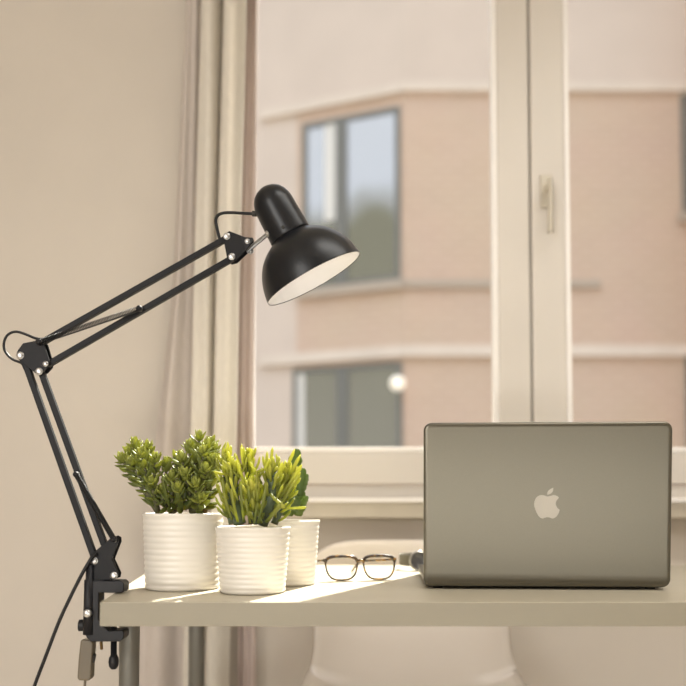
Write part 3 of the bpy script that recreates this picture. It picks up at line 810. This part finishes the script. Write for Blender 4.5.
for sx in (-1, 1):
    pts = [GM @ Vector((x, 0, z)) for x, z in lens_outline(sx)]
    b = MB(); nrm = GM.to_3x3() @ Vector((0, 1, 0))
    n = len(pts); b.add([p - nrm * 0.0004 for p in pts] + [p + nrm * 0.0004 for p in pts], [tuple(range(n)), tuple(range(2*n-1, n-1, -1))], False)
    b.build('lens', M['lens'], gl_t)
GI = GM
for sx, splay in ((-1, -0.030), (1, -0.040)):
    hz = 0.0335
    w0 = GM @ Vector((sx * 0.0605, 0.0, hz))
    wt = GM @ Vector((sx * 0.058 + splay, 0.125, hz))
    def tp(u, dz): 
        p = w0.lerp(wt, u); return Vector((p.x, p.y, w0.z + (DESK + 0.0115 - w0.z) * u * 0.75 + dz))
    pth = [w0, tp(0.12, 0.0), tp(0.4, 0.001), tp(0.7, 0.002), tp(0.85, -0.001), Vector((tp(1.0, 0).x, tp(1.0, 0).y, DESK + 0.0025))]
    b = MB(); b.tube(catmull(pth, 6), 0.0019, 8, flat=0.8); tm = b.build('temple', M['tort'], gl_t)
    b = MB(); hgp = GM @ Vector((sx * 0.0605, 0.0025, hz)); b.cyl(hgp - Vector((0, 0, 0.0025)), hgp + Vector((0, 0, 0.0025)), 0.0016, 10); b.build('hinge', M['hinge'], tm)

# ------------------------------------------------------------------ wristwatch lying on its side
wc = on_desk(418, 571.0)
wcen = Vector((wc.x - 0.004, wc.y + 0.034, DESK))
wt_ = thing('wristwatch', 'dark wristwatch on a grey strap, peeking out beside the laptop', 'watch', wcen)
fa = R(-78)                                    # direction the dial faces
fd = Vector((math.cos(fa), math.sin(fa), 0))
cz = DESK + 0.0185
cp = wcen + Vector((0, 0, 0.0185)) + fd * 0.027
b = MB(); b.lathe([(0, -0.005), (0.0165, -0.005), (0.0178, -0.003), (0.0182, 0.001), (0.0178, 0.004), (0.0165, 0.0052), (0.0158, 0.0046)], cp, fd, 40)
cs_ = b.build('watch_case', M['steel'], wt_)
b = MB(); b.lathe([(0, 0.0042), (0.0158, 0.0042), (0.0158, 0.0046)], cp, fd, 40); b.build('dial', M['dial'], cs_)
sd = Vector((0, 0, 1)).cross(fd)
b = MB(); b.cyl(cp + sd * 0.0175, cp + sd * 0.0215, 0.0026, 12); b.build('crown', M['steel'], cs_)
b = MB()
vs = []; n = 40
for i in range(n + 1):
    a = R(28) + (2 * math.pi - R(56)) * i / n
    rr = 0.027 + 0.004 * math.cos(2 * a)
    for r_, z in ((rr, -0.0105), (rr + 0.0026, -0.0105), (rr + 0.0026, 0.0105), (rr, 0.0105)):
        d = fd * math.cos(a) * 0.95 + sd * math.sin(a) * 1.05
        vs.append(wcen + Vector((0, 0, 0.0185 + z)) + d * r_)
fs = [(i*4+k_, i*4+(k_+1) % 4, (i+1)*4+(k_+1) % 4, (i+1)*4+k_) for i in range(n) for k_ in range(4)] + [(0,1,2,3), (n*4+3, n*4+2, n*4+1, n*4)]
b.add(vs, fs, False); b.build('strap', M['strap'], wt_, 0.0006)

# ------------------------------------------------------------------ moulded chair behind the desk
chx = 0.1385
ch = thing('shell_chair', 'white moulded shell chair tucked in on the window side of the desk', 'chair', (chx, 1.45, 0))
path = [(1.690,.786,.196),(1.688,.74,.2),(1.684,.68,.2),(1.675,.62,.197),(1.662,.565,.196),(1.64,.515,.200),(1.60,.475,.212),(1.54,.452,.222),(1.46,.443,.225),(1.38,.446,.222),(1.30,.454,.23),(1.255,.452,.215),(1.24,.44,.2)]
pc = catmull([Vector(p_) for p_ in path], 4)
nu = 28; vs = []
for i, p_ in enumerate(pc):
    seat = max(0, min(1, (0.6 - p_.y) / 0.13))
    if i > len(pc) - 8: seat *= (len(pc) - 1 - i) / 7
    for j in range(nu + 1):
        u = -1 + 2 * j / nu
        au = abs(u)
        back = 1 - seat if p_.y > 0.5 else 0
        top = max(0, 1 - i / 3.0)
        x = chx + u * p_.z
        y = p_.x - 0.045 * au ** 3 * (1 if p_.y > 0.5 else 0.3)
        z = p_.y + seat * 0.05 * au ** 4 - top * 0.03 * au ** 6
        vs.append((x, y, z))
fs = [(i*(nu+1)+j, i*(nu+1)+j+1, (i+1)*(nu+1)+j+1, (i+1)*(nu+1)+j) for i in range(len(pc)-1) for j in range(nu)]
b = MB(); b.add(vs, fs); o = b.build('shell', M['chair'], ch)
s_ = o.modifiers.new('thickness', 'SOLIDIFY'); s_.thickness = 0.009; s_.offset = 0
for sx, y, dy in ((-1, 1.33, -0.05), (1, 1.33, -0.05), (-1, 1.56, 0.04), (1, 1.56, 0.04)):
    b = MB(); b.tube([(chx + sx * 0.13, y, 0.44), (chx + sx * 0.19, y + dy, 0.0)], [0.014, 0.009], 12); b.build('leg', M['chairleg'], ch)

# ------------------------------------------------------------------ building across the street
BD = 9.0
bld = thing('apartment_building', 'tan brick apartment building across the street, blurred beyond the window', 'building', (0.7, BD, -3))
cpx = at(405, 300, BD).x
A = Vector((cpx, BD, 0)); ang = R(21.9)
U1 = Vector((1, 0, 0)); N1 = Vector((0, -1, 0))
U2 = Vector((-math.cos(ang), math.sin(ang), 0)); N2 = Vector((-math.sin(ang), -math.cos(ang), 0))
def fbox(m, U, N, u0, u1, z0, z1, n0, n1):
    def pt(u, n_, z): q = A + U * u + N * n_; return Vector((q.x, q.y, z))
    c = [pt(u0, n1, z0), pt(u1, n1, z0), pt(u1, n0, z0), pt(u0, n0, z0), pt(u0, n1, z1), pt(u1, n1, z1), pt(u1, n0, z1), pt(u0, n0, z1)]
    m.hexa(c)
def u1(px): return at(px, 300, BD).x - A.x
def u2(px):
    r = ray(px, 300); r = r / r.y
    # A + U2*u = (r.x*D, D)
    return (A.x - r.x * A.y) / (math.cos(ang) + r.x * math.sin(ang))
def d2(px): return A.y + u2(px) * math.sin(ang)
def z1_(y): return at(405, y, BD).z
HT = 7.9
b = MB(); fbox(b, U1, N1, 0, 9, -3, z1_(86), -0.4, 0); fbox(b, U2, N2, 0, u2(297), -3, z1_(86), -0.4, 0); wl_ = b.build('brick_wall', M['brick'], bld)
b = MB(); fbox(b, U1, N1, 0, 9, z1_(86), HT, -0.4, 0.0); fbox(b, U2, N2, 0, u2(297), z1_(86), HT, -0.4, 0.0); b.build('upper_wall', M['render'], bld)
b = MB(); fbox(b, U2, N2, u2(297), 10, -3, HT, -0.4, 0.003); b.build('rendered_wall', M['render'], bld)
b = MB(); fbox(b, U1, N1, -0.2, 9.1, HT, HT + 0.1, -6, 0.2); fbox(b, U2, N2, -0.2, 10.1, HT, HT + 0.1, -6, 0.2); b.build('roof', M['roof'], bld)
for y0, y1, pr in ((93, 84, 0.06), (357, 346, 0.07)):
    b = MB(); fbox(b, U1, N1, -0.03, 9, z1_(y0), z1_(y1), 0.002, pr); b.build('stone_band', M['band'], bld)
    b = MB(); fbox(b, U2, N2, 0.0, u2(262), z1_(y0), z1_(y1), 0.002, pr); b.build('stone_band', M['band'], bld)
b = MB(); fbox(b, U1, N1, 0.0, u1(600), z1_(288), z1_(281), 0.002, 0.05); b.build('ledge', M['sillgrey'], bld)
b = MB(); b.box((3.97, 8.0, -3), (7.2, BD - 0.001, 11.5)); b.build('sun_block_tower', M['render'], bld)  # added out of view to keep sun off the desk right of the laptop
def fwin(U, N, uf, pa, pb, ya, yb, split, white=None, sill=True):
    ua, ub = sorted((uf(pa), uf(pb)))
    za, zb_ = z1_(yb), z1_(ya)
    b = MB(); t = 0.06
    fbox(b, U, N, ua, ub, za, za + t, 0.004, 0.03); fbox(b, U, N, ua, ub, zb_ - t, zb_, 0.004, 0.03)
    fbox(b, U, N, ua, ua + t, za + t, zb_ - t, 0.004, 0.03); fbox(b, U, N, ub - t, ub, za + t, zb_ - t, 0.004, 0.03)
    for s_ in split:
        us = uf(s_); fbox(b, U, N, us - 0.07, us + 0.07, za + t, zb_ - t, 0.004, 0.035)
    w = b.build('window', M['wframe'], bld)
    b = MB(); fbox(b, U, N, ua + t, ub - t, za + t, zb_ - t, 0.004, 0.012); b.build('pane', M['pane'], w)
    if white:
        b = MB(); wa, wb = sorted((uf(white[0]), uf(white[1]))); fbox(b, U, N, wa, wb, za + (zb_ - za) * white[2], zb_ - t, 0.012, 0.02); b.build('blind', M['whiteframe'], w)
    if sill:
        b = MB(); fbox(b, U, N, ua - 0.06, ub + 0.06, za - 0.1, za, 0.002, 0.08); b.build('window_ledge', M['sillgrey'], w)
fwin(U2, N2, u2, 401, 303, 106, 280, [342], (325, 337, 0.4))
fwin(U2, N2, u2, 402, 294, 362, 470, [343], (294, 305, 0.0))
fwin(U1, N1, u1, 684, 790, 96, 214, [737])
fwin(U1, N1, u1, 684, 790, 358, 470, [737])
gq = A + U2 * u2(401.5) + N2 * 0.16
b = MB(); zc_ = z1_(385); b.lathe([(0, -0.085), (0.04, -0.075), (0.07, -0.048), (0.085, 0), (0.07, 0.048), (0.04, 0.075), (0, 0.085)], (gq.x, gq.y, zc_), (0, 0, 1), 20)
gb = b.build('sun_glint_globe', M['globe']); tag(gb, 'glowing globe standing in for a sun glint by the lower window across the street', 'lamp')  # added glowing ball in place of a blurred sun glint
b = MB(); b.box((-14, WF + 0.3, -3.1), (16, 9.2, -3.0)); struct(b.build('ground_street', M['street']))

# ------------------------------------------------------------------ lights
w = bpy.data.worlds.new('world'); SC.world = w; w.use_nodes = True
nt = w.node_tree; bgn = nt.nodes['Background']
tc = nt.nodes.new('ShaderNodeTexCoord'); sp = nt.nodes.new('ShaderNodeSeparateXYZ')
nz = nt.nodes.new('ShaderNodeTexNoise'); nz.inputs['Scale'].default_value = 9; nz.inputs['Detail'].default_value = 5
ma = nt.nodes.new('ShaderNodeMath'); ma.operation = 'MULTIPLY_ADD'; ma.inputs[1].default_value = 0.12; 
cr = nt.nodes.new('ShaderNodeValToRGB'); e = cr.color_ramp.elements
e[0].position = 0.0; e[0].color = (0.34, 0.31, 0.26, 1)
e[1].position = 0.38; e[1].color = (0.23, 0.215, 0.14, 1)
x = e.new(0.42); x.color = (0.80, 0.84, 0.95, 1)
x = e.new(1.0); x.color = (0.92, 0.94, 1.0, 1)
L = nt.links.new
L(tc.outputs['Generated'], sp.inputs['Vector']); L(tc.outputs['Generated'], nz.inputs['Vector'])
L(nz.outputs['Fac'], ma.inputs[0]); L(sp.outputs['Z'], ma.inputs[2]); L(ma.outputs[0], cr.inputs['Fac'])
L(cr.outputs['Color'], bgn.inputs['Color'])
bgn.inputs['Strength'].default_value = 2.0

RATIO, TE = 0.50, 1.15
sd_ = Vector((-RATIO, -1, -TE * math.hypot(RATIO, 1))).normalized()
sl = bpy.data.lights.new('sun', 'SUN'); sl.energy = 19; sl.angle = R(0.6); sl.color = (1.0, 0.95, 0.86)
so = bpy.data.objects.new('sun', sl); COL.objects.link(so); so.rotation_euler = sd_.to_track_quat('-Z', 'Y').to_euler(); so.location = (3, 6, 8)
def area(name, loc, target, sx, sy, energy, col):
    l = bpy.data.lights.new(name, 'AREA'); l.shape = 'RECTANGLE'; l.size = sx; l.size_y = sy; l.energy = energy; l.color = col
    o = bpy.data.objects.new(name, l); COL.objects.link(o); o.location = loc
    o.rotation_euler = (Vector(target) - Vector(loc)).to_track_quat('-Z', 'Y').to_euler()
    return o
area('room_fill_light', (-1.55, -1.75, 1.5), (0.0, 1.3, 0.75), 1.2, 1.5, 48, (1.0, 0.98, 0.95))  # added soft fill from behind the camera, no window modelled there
area('room_low_fill_light', (0.1, -2.05, 0.33), (0.15, 1.6, 0.5), 3.2, 0.24, 31, (1.0, 0.98, 0.93))  # added low fill for the lid and the space under the desk
cl_ = area('room_top_fill_light', (0.75, 0.75, 2.47), (0.55, 1.05, 0.6), 1.4, 0.8, 14, (1.0, 0.98, 0.93))  # added overhead fill that brightens the desk top
cl_.data.spread = R(120)

# ------------------------------------------------------------------ camera
cd = bpy.data.cameras.new('camera'); co = bpy.data.objects.new('camera', cd); COL.objects.link(co)
co.location = CAM; co.rotation_euler = (R(90) + PITCH, 0, 0)
cd.sensor_width = 36; cd.sensor_fit = 'HORIZONTAL'; cd.lens = F / 686 * 36
cd.shift_y = (PY - 343) / 686
cd.clip_start = 0.02; cd.clip_end = 200
cd.dof.use_dof = True; cd.dof.focus_distance = 1.15; cd.dof.aperture_fstop = 42.0 / 17.0
SC.camera = co
SC.view_settings.view_transform = 'Standard'; SC.view_settings.look = 'None'
SC.view_settings.exposure = 0.0; SC.view_settings.gamma = 1.0; SC.view_settings.use_curve_mapping = False
SC.cycles.use_denoising = True
SC.cycles.max_bounces = 10; SC.cycles.transparent_max_bounces = 16
